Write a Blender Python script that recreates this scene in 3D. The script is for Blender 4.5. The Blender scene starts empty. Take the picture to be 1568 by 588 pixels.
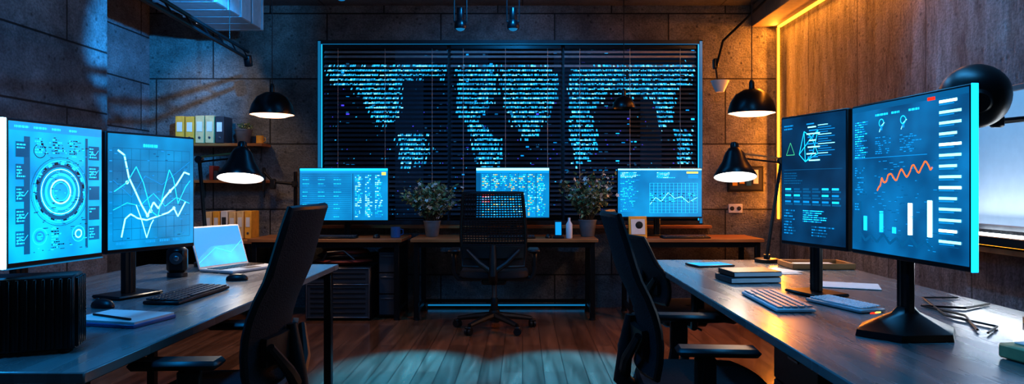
import bpy, bmesh, math, random
from mathutils import Vector, Matrix, Euler
random.seed(7)
R=random.random
def U(a,b): return a+(b-a)*random.random()
scene=bpy.context.scene
try:
    scene.view_settings.view_transform='Standard'
except Exception: pass
for lk in ('Medium High Contrast','Standard - Medium High Contrast'):
    try:
        scene.view_settings.look=lk; break
    except Exception: pass

# ---------------------------------------------------------------- materials
def newmat(name):
    m=bpy.data.materials.new(name); m.use_nodes=True
    nt=m.node_tree; b=nt.nodes['Principled BSDF']
    return m,nt,b
def pm(name,col,rough=.5,metal=0.,spec=.5,noise=.12,scale=18.,bump=0.,coat=0.):
    m,nt,b=newmat(name)
    tc=nt.nodes.new('ShaderNodeTexCoord')
    n=nt.nodes.new('ShaderNodeTexNoise'); n.inputs['Scale'].default_value=scale; n.inputs['Detail'].default_value=4
    nt.links.new(tc.outputs['Object'],n.inputs['Vector'])
    r=nt.nodes.new('ShaderNodeValToRGB')
    c=Vector(col)
    r.color_ramp.elements[0].position=.3; r.color_ramp.elements[1].position=.7
    r.color_ramp.elements[0].color=(*(c*(1-noise)),1); r.color_ramp.elements[1].color=(*(c*(1+noise)),1)
    nt.links.new(n.outputs['Fac'],r.inputs['Fac']); nt.links.new(r.outputs['Color'],b.inputs['Base Color'])
    b.inputs['Roughness'].default_value=rough; b.inputs['Metallic'].default_value=metal
    b.inputs['Specular IOR Level'].default_value=spec
    b.inputs['Coat Weight'].default_value=coat
    if bump>0:
        bp=nt.nodes.new('ShaderNodeBump'); bp.inputs['Strength'].default_value=bump; bp.inputs['Distance'].default_value=.01
        nt.links.new(n.outputs['Fac'],bp.inputs['Height']); nt.links.new(bp.outputs['Normal'],b.inputs['Normal'])
    return m
def em(name,col,s=1.):
    m,nt,b=newmat(name)
    b.inputs['Base Color'].default_value=(.01,.01,.01,1); b.inputs['Roughness'].default_value=.3
    b.inputs['Emission Color'].default_value=(*col,1); b.inputs['Emission Strength'].default_value=s
    return m
def screenmat(name,c1,c2,s=1.,scale=5.,dirx=True):
    m,nt,b=newmat(name)
    tc=nt.nodes.new('ShaderNodeTexCoord')
    n=nt.nodes.new('ShaderNodeTexNoise'); n.inputs['Scale'].default_value=scale; n.inputs['Detail'].default_value=2
    nt.links.new(tc.outputs['Object'],n.inputs['Vector'])
    r=nt.nodes.new('ShaderNodeValToRGB'); r.color_ramp.elements[0].position=.3; r.color_ramp.elements[1].position=.72
    r.color_ramp.elements[0].color=(*c1,1); r.color_ramp.elements[1].color=(*c2,1)
    nt.links.new(n.outputs['Fac'],r.inputs['Fac'])
    nt.links.new(r.outputs['Color'],b.inputs['Emission Color'])
    b.inputs['Emission Strength'].default_value=s
    b.inputs['Base Color'].default_value=(.01,.01,.015,1); b.inputs['Roughness'].default_value=.25
    return m
def concrete(name,axes,c1,c2,bw=1.2,bh=.62,streak=False,offx=0.,offy=0.,mort=.1,bc=(.72,1.1)):
    m,nt,b=newmat(name); L=nt.links.new; N=nt.nodes.new
    tc=N('ShaderNodeTexCoord'); sp=N('ShaderNodeSeparateXYZ'); cb=N('ShaderNodeCombineXYZ')
    L(tc.outputs['Object'],sp.inputs[0]); L(sp.outputs[axes[0]],cb.inputs[0]); L(sp.outputs[axes[1]],cb.inputs[1])
    mp=N('ShaderNodeMapping'); mp.inputs['Location'].default_value=(offx,offy,0); L(cb.outputs[0],mp.inputs['Vector'])
    br=N('ShaderNodeTexBrick'); br.inputs['Scale'].default_value=1; br.inputs['Brick Width'].default_value=bw
    br.inputs['Row Height'].default_value=bh; br.inputs['Mortar Size'].default_value=.008; br.inputs['Mortar Smooth'].default_value=.3
    br.inputs['Color1'].default_value=(bc[0],)*3+(1,); br.inputs['Color2'].default_value=(bc[1],)*3+(1,); br.inputs['Mortar'].default_value=(mort,)*3+(1,)
    L(mp.outputs[0],br.inputs['Vector'])
    n=N('ShaderNodeTexNoise'); n.inputs['Scale'].default_value=2.6; n.inputs['Detail'].default_value=12; n.inputs['Roughness'].default_value=.78
    m2=N('ShaderNodeMapping'); m2.inputs['Scale'].default_value=(2.6,.5,1) if streak else (1,1,1)
    L(cb.outputs[0],m2.inputs['Vector']); L(m2.outputs[0],n.inputs['Vector'])
    r=N('ShaderNodeValToRGB'); r.color_ramp.elements[0].position=.38; r.color_ramp.elements[1].position=.62
    r.color_ramp.elements[0].color=(*c1,1); r.color_ramp.elements[1].color=(*c2,1); L(n.outputs['Fac'],r.inputs['Fac'])
    mx=N('ShaderNodeMixRGB'); mx.blend_type='MULTIPLY'; mx.inputs['Fac'].default_value=1
    L(r.outputs['Color'],mx.inputs['Color1']); L(br.outputs['Color'],mx.inputs['Color2']); 
    v=N('ShaderNodeTexVoronoi'); v.inputs['Scale'].default_value=11; L(cb.outputs[0],v.inputs['Vector'])
    rv=N('ShaderNodeValToRGB'); rv.color_ramp.elements[0].position=.06; rv.color_ramp.elements[1].position=.2
    rv.color_ramp.elements[0].color=(.25,.25,.25,1); L(v.outputs['Distance'],rv.inputs['Fac'])
    mx2=N('ShaderNodeMixRGB'); mx2.blend_type='MULTIPLY'; mx2.inputs['Fac'].default_value=.8
    L(mx.outputs[0],mx2.inputs['Color1']); L(rv.outputs['Color'],mx2.inputs['Color2'])
    n3=N('ShaderNodeTexNoise'); n3.inputs['Scale'].default_value=60; n3.inputs['Detail'].default_value=3; L(cb.outputs[0],n3.inputs['Vector'])
    r3=N('ShaderNodeValToRGB'); r3.color_ramp.elements[0].position=.35; r3.color_ramp.elements[1].position=.6; r3.color_ramp.elements[0].color=(.5,.5,.5,1); L(n3.outputs['Fac'],r3.inputs['Fac'])
    mx3=N('ShaderNodeMixRGB'); mx3.blend_type='MULTIPLY'; mx3.inputs['Fac'].default_value=.7
    L(mx2.outputs[0],mx3.inputs['Color1']); L(r3.outputs['Color'],mx3.inputs['Color2'])
    L(mx3.outputs[0],b.inputs['Base Color']); b.inputs['Roughness'].default_value=.65
    bp=N('ShaderNodeBump'); bp.inputs['Strength'].default_value=.9; bp.inputs['Distance'].default_value=.04
    L(mx3.outputs[0],bp.inputs['Height']); L(bp.outputs[0],b.inputs['Normal'])
    return m
def wood(name,axes,c1,c2,bw=1.5,bh=.13,rough=.3,mortar=.35,coat=0.,vary=True):
    m,nt,b=newmat(name); L=nt.links.new; N=nt.nodes.new
    tc=N('ShaderNodeTexCoord'); sp=N('ShaderNodeSeparateXYZ'); cb=N('ShaderNodeCombineXYZ')
    L(tc.outputs['Object'],sp.inputs[0]); L(sp.outputs[axes[0]],cb.inputs[0]); L(sp.outputs[axes[1]],cb.inputs[1])
    br=N('ShaderNodeTexBrick'); br.inputs['Scale'].default_value=1; br.inputs['Brick Width'].default_value=bw
    br.inputs['Row Height'].default_value=bh; br.inputs['Mortar Size'].default_value=.003 if vary else 0
    a,c=(.65,1.2) if vary else (1,1)
    br.inputs['Color1'].default_value=(a,a,a,1); br.inputs['Color2'].default_value=(c,c,c,1); br.inputs['Mortar'].default_value=(mortar,)*3+(1,)
    L(cb.outputs[0],br.inputs['Vector'])
    mp=N('ShaderNodeMapping'); mp.inputs['Scale'].default_value=(1.0,9,1); L(cb.outputs[0],mp.inputs['Vector'])
    n=N('ShaderNodeTexNoise'); n.inputs['Scale'].default_value=1.6; n.inputs['Detail'].default_value=6; n.inputs['Distortion'].default_value=.6
    L(mp.outputs[0],n.inputs['Vector'])
    r=N('ShaderNodeValToRGB'); r.color_ramp.elements[0].position=.3; r.color_ramp.elements[1].position=.7
    r.color_ramp.elements[0].color=(*c1,1); r.color_ramp.elements[1].color=(*c2,1); L(n.outputs['Fac'],r.inputs['Fac'])
    mx=N('ShaderNodeMixRGB'); mx.blend_type='MULTIPLY'; mx.inputs['Fac'].default_value=1
    L(r.outputs[0],mx.inputs['Color1']); L(br.outputs['Color'],mx.inputs['Color2']); L(mx.outputs[0],b.inputs['Base Color'])
    mr=N('ShaderNodeMapRange'); mr.inputs['To Min'].default_value=rough-.08; mr.inputs['To Max'].default_value=rough+.12
    L(n.outputs['Fac'],mr.inputs['Value']); L(mr.outputs[0],b.inputs['Roughness'])
    b.inputs['Coat Weight'].default_value=coat; b.inputs['Coat Roughness'].default_value=.15
    bp=N('ShaderNodeBump'); bp.inputs['Strength'].default_value=.12; bp.inputs['Distance'].default_value=.01
    L(mx.outputs[0],bp.inputs['Height']); L(bp.outputs[0],b.inputs['Normal'])
    return m

BLK=pm('black_plastic',(.009,.010,.012),.42)
BLK2=pm('black_satin_metal',(.008,.009,.011),.32,.3)
FAB=pm('dark_fabric',(.011,.012,.016),.85,bump=.4,scale=160)
DGR=pm('dark_grey_plastic',(.04,.043,.05),.45)
STEEL=pm('brushed_steel',(.25,.26,.28),.35,.9)
GREYP=pm('silver_plastic',(.38,.4,.43),.4,.2)
WHITE=pm('white_plastic',(.72,.73,.75),.45,noise=.04)
PAPER=pm('paper',(.7,.7,.68),.7,noise=.05)
CREAM=pm('cream_card',(.7,.5,.24),.6)
YEL=pm('yellow_card',(.8,.40,.05),.6)
ORG=pm('orange_print',(.6,.25,.05),.6)
REDC=pm('dark_red_fabric',(.25,.03,.015),.6)
LEAF=pm('leaf_green',(.14,.22,.10),.5,noise=.5,scale=30)
LEAF2=pm('leaf_olive',(.35,.35,.16),.5,noise=.5,scale=30)
FLOW=pm('white_blossom',(.8,.8,.72),.6)
STEM=pm('stem_brown',(.07,.05,.03),.8)
POT=pm('grey_ceramic',(.14,.15,.16),.5)
BLUEM=pm('blue_ceramic',(.03,.12,.3),.3)
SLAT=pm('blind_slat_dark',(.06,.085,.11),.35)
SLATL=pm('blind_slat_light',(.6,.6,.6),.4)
DUCTM=pm('galvanised_duct',(.34,.4,.45),.45,.2)
WB=pm('whiteboard_surface',(.7,.72,.74),.35,noise=.03)
SOFF=pm('soffit_paint',(.22,.18,.14),.7)
CONB=concrete('concrete_back',(0,2),(.11,.11,.11),(.32,.32,.315),1.15,.66,offx=.25,offy=.33)
CONL=concrete('concrete_left',(1,2),(.10,.107,.115),(.29,.31,.33),1.3,.47,offx=.4,offy=.1)
CONR=concrete('concrete_right',(1,2),(.065,.068,.074),(.32,.335,.36),.9,1.9,streak=True,offx=.1,offy=.6,mort=.35,bc=(.85,1.05))
CEILM=concrete('concrete_ceiling',(0,1),(.06,.06,.065),(.13,.13,.14),2.,1.2)
FLOORM=wood('floor_planks',(1,0),(.13,.055,.028),(.30,.13,.065),1.5,.14,.20,coat=.5)
DESKM=wood('desk_top_grey_oak',(1,0),(.16,.155,.15),(.25,.245,.24),6,3,.25,1,coat=.45,vary=False)
DESKW=wood('desk_top_brown',(0,1),(.22,.09,.03),(.42,.19,.07),6,3,.35,1,vary=False)
SHELF=wood('shelf_wood',(0,1),(.26,.10,.03),(.45,.2,.07),6,3,.4,1,vary=False)

E_cyan=em('glow_cyan',(.01,.5,1.),2.2)
E_white=em('glow_white_blue',(.22,.8,1.),2.8)
E_bright=em('glow_bright',(.45,.9,1.),6)
E_mid=em('glow_mid_blue',(.004,.24,.6),1.5)
E_dim=em('glow_dim_blue',(.002,.10,.25),1.2)
E_dark=em('glow_dark_navy',(.001,.013,.035),1.)
E_org=em('glow_orange_line',(1.,.14,.02),1.8)
E_red=em('glow_red',(1.,.03,.01),1.5)
E_yel=em('glow_yellow',(.9,.7,.15),1.3)
E_grn=em('glow_green',(.1,.8,.4),.9)
E_pur=em('glow_purple',(.1,.08,1.),1.)
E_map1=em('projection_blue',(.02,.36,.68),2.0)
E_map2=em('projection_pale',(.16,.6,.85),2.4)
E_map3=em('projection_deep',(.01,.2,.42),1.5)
E_far=em('city_light_dim',(.02,.14,.3),.5)
E_warmstrip=em('led_warm',(1.,.31,.02),6)
E_coldstrip=em('led_cyan',(.01,.4,.9),1.6)
E_coldsoft=em('led_cyan_soft',(.01,.25,.55),.7)
E_bulb=em('lamp_bulb_warm',(1.,.5,.28),5)
E_bulbw=em('lamp_bulb_white',(1.,.9,.8),7)
E_whitestrip=em('led_white',(.85,.93,1.),9)

# ---------------------------------------------------------------- mesh builder
class MB:
    def __init__(s): s.v=[];s.f=[];s.m=[];s.sm=[];s.mats=[]
    def mi(s,mat):
        if mat not in s.mats: s.mats.append(mat)
        return s.mats.index(mat)
    def add(s,vs,fs,mat,M=None,smooth=False):
        o=len(s.v); i=s.mi(mat)
        for v in vs:
            v=Vector(v)
            if M is not None: v=M@v
            s.v.append(v)
        for f in fs: s.f.append([o+k for k in f]); s.m.append(i); s.sm.append(smooth)
    def box(s,c,size,mat,rot=None,b=0.,M=None):
        hx,hy,hz=[k/2 for k in size]
        T=Matrix.Translation(c)
        if rot: T=T@Euler(rot).to_matrix().to_4x4()
        if M is not None: T=M@T
        b=min(b,hx*.9,hy*.9,hz*.9)
        if b<=0:
            vs=[(x*hx,y*hy,z*hz) for x in(-1,1) for y in(-1,1) for z in(-1,1)]
            s.add(vs,[(0,1,3,2),(4,6,7,5),(0,4,5,1),(2,3,7,6),(0,2,6,4),(1,5,7,3)],mat,T); return
        vs=[];idx={}
        for x in(-1,1):
            for y in(-1,1):
                for z in(-1,1):
                    idx[(x,y,z)]=len(vs)
                    vs+=[(x*hx,y*(hy-b),z*(hz-b)),(x*(hx-b),y*hy,z*(hz-b)),(x*(hx-b),y*(hy-b),z*hz)]
        F=[]
        for a in range(3):
            o1,o2=[k for k in range(3) if k!=a]
            for sg in(-1,1):
                q=[]
                for p,r_ in((-1,-1),(1,-1),(1,1),(-1,1)):
                    k=[0,0,0];k[a]=sg;k[o1]=p;k[o2]=r_; q.append(idx[tuple(k)]+a)
                F.append(q)
            for p in(-1,1):
                for r_ in(-1,1):
                    k=[0,0,0];k[o1]=p;k[o2]=r_;k[a]=-1;k0=idx[tuple(k)];k[a]=1;k1=idx[tuple(k)]
                    F.append([k0+o1,k0+o2,k1+o2,k1+o1])
        for k in idx.values(): F.append([k,k+1,k+2])
        s.add(vs,F,mat,T)
    def tube(s,pts,r,mat,n=8,closed=False,M=None):
        pts=[Vector(p) for p in pts]; k=len(pts)
        rs=r if isinstance(r,(list,tuple)) else [r]*k
        vs=[];F=[];prev=None
        for i,p in enumerate(pts):
            if closed: t=(pts[(i+1)%k]-pts[i-1])
            else: t=(pts[min(i+1,k-1)]-pts[max(i-1,0)])
            t.normalize()
            if prev is None:
                up=Vector((0,0,1)) if abs(t.z)<.9 else Vector((1,0,0)); a=t.cross(up).normalized()
            else: a=(prev-t*prev.dot(t)).normalized()
            prev=a; bb=t.cross(a)
            for j in range(n):
                an=2*math.pi*j/n; vs.append(p+(a*math.cos(an)+bb*math.sin(an))*rs[i])
        for i in range(k if closed else k-1):
            for j in range(n):
                F.append((i*n+j,i*n+(j+1)%n,((i+1)%k)*n+(j+1)%n,((i+1)%k)*n+j))
        if not closed: F.append(tuple(range(n-1,-1,-1))); F.append(tuple((k-1)*n+j for j in range(n)))
        s.add(vs,F,mat,M,True)
    def lathe(s,prof,mat,n=28,M=None,sx=1,sy=1):
        vs=[];F=[]
        for r,z in prof:
            for j in range(n):
                a=2*math.pi*j/n; vs.append((r*math.cos(a)*sx,r*math.sin(a)*sy,z))
        for i in range(len(prof)-1):
            for j in range(n): F.append((i*n+j,i*n+(j+1)%n,(i+1)*n+(j+1)%n,(i+1)*n+j))
        s.add(vs,F,mat,M,True)
    def cyl(s,c,r,h,mat,n=24,rot=None,M=None,r2=None):
        T=Matrix.Translation(c)
        if rot: T=T@Euler(rot).to_matrix().to_4x4()
        if M is not None: T=M@T
        r2=r if r2 is None else r2
        s.lathe([(0,-h/2),(r*.97,-h/2),(r,-h/2+min(h,r)*.05),(r2,h/2-min(h,r)*.05),(r2*.97,h/2),(0,h/2)],mat,n,T)
    def ball(s,c,sz,mat,n=16,M=None):
        T=Matrix.Translation(c); T=(M@T) if M is not None else T
        s.lathe([(math.sin(math.pi*i/10)*.5*1,-math.cos(math.pi*i/10)*.5) for i in range(11)],mat,n,T@Matrix.Diagonal((*sz,1)))
    def grid(s,fn,nu,nv,mat,th=0.,M=None):
        P=[[Vector(fn(i/nu,j/nv)) for i in range(nu+1)] for j in range(nv+1)]
        vs=[];F=[];W=nu+1
        def nrm(i,j):
            a=P[j][min(i+1,nu)]-P[j][max(i-1,0)]; b=P[min(j+1,nv)][i]-P[max(j-1,0)][i]
            return a.cross(b).normalized()
        for sg in (1,-1):
            for j in range(nv+1):
                for i in range(nu+1): vs.append(P[j][i]+nrm(i,j)*th/2*sg)
        o=W*(nv+1)
        for j in range(nv):
            for i in range(nu):
                a=j*W+i; F.append((a,a+1,a+W+1,a+W)); F.append((o+a,o+a+W,o+a+W+1,o+a+1))
        for i in range(nu):
            F.append((i,o+i,o+i+1,i+1)); a=nv*W+i; F.append((a,a+1,o+a+1,o+a))
        for j in range(nv):
            a=j*W; F.append((a,a+W,o+a+W,o+a)); a=j*W+nu; F.append((a,o+a,o+a+W,a+W))
        s.add(vs,F,mat,M,True)
    def build(s,name,loc=(0,0,0),rz=0.,recalc=True):
        me=bpy.data.meshes.new(name); me.from_pydata([tuple(v) for v in s.v],[],s.f)
        for m in s.mats: me.materials.append(m)
        for p,mi,sm in zip(me.polygons,s.m,s.sm): p.material_index=mi; p.use_smooth=sm
        if recalc:
            bm=bmesh.new(); bm.from_mesh(me); bmesh.ops.recalc_face_normals(bm,faces=bm.faces); bm.to_mesh(me); bm.free()
        try: me.set_sharp_from_angle(angle=math.radians(40))
        except Exception: pass
        ob=bpy.data.objects.new(name,me); scene.collection.objects.link(ob); ob.location=loc; ob.rotation_euler=(0,0,rz)
        return ob
def light(kind,name,loc,energy,col,parent=None,rot=(0,0,0),**kw):
    d=bpy.data.lights.new(name,kind); d.energy=energy; d.color=col
    for k,v in kw.items(): setattr(d,k,v)
    o=bpy.data.objects.new(name,d); scene.collection.objects.link(o)
    o.location=loc; o.rotation_euler=rot
    if parent is not None: o.parent=parent
    return o
def aim(o,target):
    d=Vector(target)-o.location; o.rotation_euler=d.to_track_quat('-Z','Y').to_euler()

# ---------------------------------------------------------------- camera (room looks along +Y)
cd=bpy.data.cameras.new('camera'); cd.lens=24.0; cd.sensor_width=36; cd.shift_x=-.0102; cd.shift_y=-.0057
cd.clip_start=.05; cd.clip_end=300
cam=bpy.data.objects.new('camera',cd); scene.collection.objects.link(cam); cam.location=(0,0,1.225); cam.rotation_euler=(math.pi/2,0,0)
scene.camera=cam
w=bpy.data.worlds.new('night_sky'); scene.world=w; w.use_nodes=True
w.node_tree.nodes['Background'].inputs[0].default_value=(.006,.02,.05,1); w.node_tree.nodes['Background'].inputs[1].default_value=.4

# ---------------------------------------------------------------- room shell
XL,XR,YB,YF,ZC=-3.77,2.6,6.9,-1.2,3.05
WX0,WX1,WZ0,WZ1=-2.07,1.82,.84,2.70
m=MB(); m.box(((XL+XR)/2,(YB+YF)/2,-.1),(XR-XL+.4,YB-YF+.4,.2),FLOORM); m.build('floor')
m=MB(); m.box(((XL+XR)/2,(YB+YF)/2,ZC+.1),(XR-XL+.4,YB-YF+.4,.2),CEILM); m.build('ceiling')
m=MB()
for x0,x1,z0,z1 in((XL-.2,WX0,0,ZC),(WX1,XR+.2,0,ZC),(WX0,WX1,0,WZ0),(WX0,WX1,WZ1,ZC)):
    m.box(((x0+x1)/2,YB+.1,(z0+z1)/2),(x1-x0,.2,z1-z0),CONB)
m.build('wall_back')
m=MB(); m.box((XL-.1,(YB+YF)/2,ZC/2),(.2,YB-YF,ZC),CONL); m.build('wall_left')
m=MB(); m.box((XR+.1,(YB+YF)/2,ZC/2),(.2,YB-YF,ZC),CONR); m.build('wall_right')
m=MB(); m.box(((XL+XR)/2,YF-.1,ZC/2),(XR-XL+.4,.2,ZC),CONB); m.build('wall_front')
m=MB(); m.box((-3.485,3.3,ZC/2),(.565,3.94,ZC-.004),CONL,b=.006); m.build('concrete_pier')
m=MB(); m.box((2.45,2.85,2.94),(.28,8.09,.215),SOFF,b=.004)
m.box((2.575,5.6,2.826),(.035,2.5,.014),E_warmstrip); ob=m.build('trim_soffit')
light('AREA','strip_light',(2.52,5.6,2.815),20,(1,.30,.03),ob,rot=(0,math.radians(25),0),shape='RECTANGLE',size=.05,size_y=2.5)
m=MB(); m.box((2.583,6.883,1.86),(.016,.016,1.93),E_warmstrip)
m.box((2.57,6.895,1.86),(.02,.006,1.93),STEEL); ob=m.build('corner_led_strip')
zx=Vector((.8,.6,0)).normalized(); yx=Vector((0,0,1)); xx=yx.cross(zx)
light('AREA','strip_light',(2.53,6.83,1.9),24,(1,.30,.03),ob,rot=Matrix((xx,yx,zx)).transposed().to_euler(),shape='RECTANGLE',size=.04,size_y=1.85)
m=MB(); 
fw=.035
for x in(WX0+fw/2,WX1-fw/2): m.box((x,6.99,(WZ0+WZ1)/2),(fw,.19,WZ1-WZ0-.002),DGR)
for z in(WZ0+fw/2,WZ1-fw/2): m.box(((WX0+WX1)/2,6.99,z),(WX1-WX0-.002,.19,fw),DGR)
for x in(-.745,.41): m.box((x,7.03,(WZ0+WZ1)/2),(.05,.06,WZ1-WZ0-.07),DGR)
for x in(WX0+fw+.005,WX1-fw-.005): m.box((x,6.905,(WZ0+WZ1)/2),(.008,.012,WZ1-WZ0-.08),E_coldstrip)
m.box(((WX0+WX1)/2,6.905,WZ1-fw-.004),(WX1-WX0-.1,.012,.004),E_coldsoft)
for x in(WX0+fw/2,WX1-fw/2): m.box((x,6.893,(WZ0+WZ1)/2),(.028,.003,WZ1-WZ0-.02),em('reveal_glow',(.01,.2,.42),.7))  # frame faces emit: blue light on the reveal put into the material
m.build('window_1')
m=MB(); m.box((-.12,6.83,.82),(4.0,.12,.03),DESKW,b=.004); m.build('trim_window_sill')

# city outside
m=MB()
DB=pm('facade_dark',(.012,.016,.03),.6)
random.seed(3)
for i in range(16):
    x=-9+i*1.15+U(-.3,.3); wd=U(.9,1.8); y=U(12,20); h=U(1.6,4.6)
    m.box((x,y,h/2-3),(wd,wd,h+6),DB)
    nz=int((h+3)/.16); nx=int(wd/.1)
    for a in range(nz):
        for b_ in range(nx):
            if R()<.14:
                mat=random.choice([E_mid,E_mid,E_far,E_pur,E_far,E_dim,E_cyan,E_dim])
                m.box((x-wd/2+.06+b_*.1,y-wd/2-.01,-.1+a*.16),(.06,.01,.035),mat)
m.build('city_buildings')

# ---------------------------------------------------------------- blinds with projected map
def px2(x,y): return ((x-800)/151.4, 1.225+(285-y)/151.4)
polys=[[(500,100),(688,97),(688,120),(645,120),(615,128),(610,182),(590,195),(570,185),(548,142),(500,126)],
 [(605,205),(652,203),(660,230),(640,258),(612,258)],
 [(698,100),(760,98),(762,150),(735,180),(745,200),(768,215),(766,258),(733,258),(716,192),(698,172)],
 [(765,100),(840,98),(858,120),(850,160),(818,212),(800,215),(783,190),(768,150)],
 [(872,105),(918,100),(935,140),(905,170),(918,225),(900,245),(880,258),(872,200)],
 [(920,98),(1065,95),(1065,120),(1037,142),(1032,190),(1012,197),(1000,150),(925,142)],
 [(1035,200),(1062,200),(1062,252),(1040,252)]]
polys=[[px2(*p) for p in q] for q in polys]
def inside(p,q):
    c=False;n=len(q)
    for i in range(n):
        (x1,y1),(x2,y2)=q[i],q[i-1]
        if (y1>p[1])!=(y2>p[1]) and p[0]<(x2-x1)*(p[1]-y1)/(y2-y1)+x1: c=not c
    return c
random.seed(11)
sp=.047; tilt=math.radians(38)
secs=[(WX0+.05,-.755),(-.735,.40),(.42,WX1-.05)]
for a,b_ in secs:
    m=MB(); cx=(a+b_)/2; wd=b_-a-.01
    m.box((cx,6.945,2.635),(wd,.05,.04),BLK2,b=.004)
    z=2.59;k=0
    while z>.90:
        lit=k in(0,1,3)  # paler upper slats: the light catching them is put into the colour
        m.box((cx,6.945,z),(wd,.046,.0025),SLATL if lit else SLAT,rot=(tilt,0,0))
        T=Matrix.Translation((0,6.945,z))@Matrix.Rotation(tilt,4,'X')
        x=a+.01
        while x<b_-.03:
            l=random.choice([.005,.008,.012,.016,.024])
            jx=U(-.03,.03); jz=U(-.02,.02)
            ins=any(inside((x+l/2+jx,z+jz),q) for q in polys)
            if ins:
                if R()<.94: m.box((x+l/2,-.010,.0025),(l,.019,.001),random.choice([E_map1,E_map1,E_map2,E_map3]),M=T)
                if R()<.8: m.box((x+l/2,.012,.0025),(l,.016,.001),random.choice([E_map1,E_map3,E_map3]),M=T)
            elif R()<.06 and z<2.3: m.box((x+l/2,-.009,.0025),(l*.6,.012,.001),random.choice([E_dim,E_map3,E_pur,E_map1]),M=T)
            x+=l+U(.003,.007)
        z-=sp;k+=1
    m.box((cx,6.945,z),(wd,.03,.015),BLK2)
    for t in(.12,.5,.88):
        m.tube([(a+wd*t,6.92,2.62),(a+wd*t,6.92,z)],.002,SLATL,n=4)
    m.build('window_blind')

# ---------------------------------------------------------------- desks
def desk(name,x0,x1,y0,y1,top,z=.745,th=.032,big=False,modesty=None):
    cx,cy=(x0+x1)/2,(y0+y1)/2; m=MB(); wx,wy=x1-x0,y1-y0
    m.box((0,0,z-th/2),(wx,wy,th),top,b=.004)
    lg=.045
    for sx in(-1,1):
        for sy in(-1,1):
            m.box((sx*(wx/2-.05),sy*(wy/2-.05),(z-th)/2),(lg,lg,z-th-.001),BLK2,b=.003)
            m.cyl((sx*(wx/2-.05),sy*(wy/2-.05),.008),.03,.014,BLK,n=12)
    for sy in(-1,1): m.box((0,sy*(wy/2-.05),z-th-.025),(wx-.12,.03,.045),BLK2)
    if big:
        for o in(-.1,.1): m.box((o,0,z-th-.02),(.03,wy-.12,.035),BLK2)
    else:
        for sx in(-1,1):
            m.box((sx*(wx/2-.05),0,z-th-.025),(.03,wy-.12,.045),BLK2)
            m.box((sx*(wx/2-.05),0,.09),(.03,wy-.12,.035),BLK2)
    if modesty=='bar': m.box((0,wy/2-.05,.10),(wx-.12,.025,.03),BLK2)
    return m.build(name,(cx,cy,0))
desk('office_desk',-2.3,-1.13,1.76,4.2,DESKM,big=True)
desk('office_desk',.8,1.92,.75,4.45,DESKM,big=True)
desk('office_desk',-1.02,.69,6.2,6.76,DESKW,modesty='bar')
desk('office_desk',-2.5,-1.10,6.2,6.76,DESKW)
desk('office_desk',.95,2.2,6.2,6.76,DESKW)
m=MB(); m.box((0,0,0),(1.6,.02,.012),E_coldsoft); m.box((0,.015,0),(1.6,.01,.03),BLK); m.build('floor_led_strip',(-.15,6.86,.03))

# ---------------------------------------------------------------- screens
class Scr:
    def __init__(s,m,w,h): s.m=m;s.w=w;s.h=h;s.k=0;s.M=None;s.pt=lambda u,v:((u-.5)*s.w,-.001-s.k*.00003,(.5-v)*s.h+.0035)
    def quad(s,ps,mat):
        s.m.add([s.pt(*p) for p in ps],[(0,1,2,3)],mat,s.M); s.k=(s.k+1)%40
    def rect(s,u0,v0,u1,v1,mat): s.quad([(u0,v0),(u0,v1),(u1,v1),(u1,v0)],mat)
    def line(s,pts,t,mat):
        asp=s.w/s.h
        for (a,b),(c,d) in zip(pts[:-1],pts[1:]):
            dx,dy=(c-a)*asp,d-b; l=math.hypot(dx,dy) or 1; nx,ny=-dy/l*t/2/asp,dx/l*t/2
            s.quad([(a+nx,b+ny),(a-nx,b-ny),(c-nx,d-ny),(c+nx,d+ny)],mat)
    def ring(s,u,v,r,t,mat,a0=0,a1=360,n=32):
        asp=s.w/s.h
        k=max(3,int(n*(a1-a0)/360)); pts=[(u+r*math.cos(math.radians(a0+(a1-a0)*i/k))/asp,v+r*math.sin(math.radians(a0+(a1-a0)*i/k))) for i in range(k+1)]
        s.line(pts,t,mat)
    def text(s,u0,v0,u1,v1,rows,mat,fill=.8,cols=1):
        rh=(v1-v0)/rows
        for r in range(rows):
            for c in range(cols):
                cw=(u1-u0)/cols; x=u0+c*cw; end=x+cw*(fill*U(.5,1))
                while x<end:
                    l=U(.008,.03); l=min(l,end-x)
                    s.rect(x,v0+r*rh+rh*.25,x+l,v0+r*rh+rh*.7,mat if not isinstance(mat,list) else random.choice(mat)); x+=l+.006
    def grid(s,u0,v0,u1,v1,nu,nv,mat,t=.003):
        for i in range(nu+1): u=u0+(u1-u0)*i/nu; s.rect(u-t/2,v0,u+t/2,v1,mat)
        for j in range(nv+1): v=v0+(v1-v0)*j/nv; s.rect(u0,v-t/2,u1,v+t/2,mat)

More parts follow.
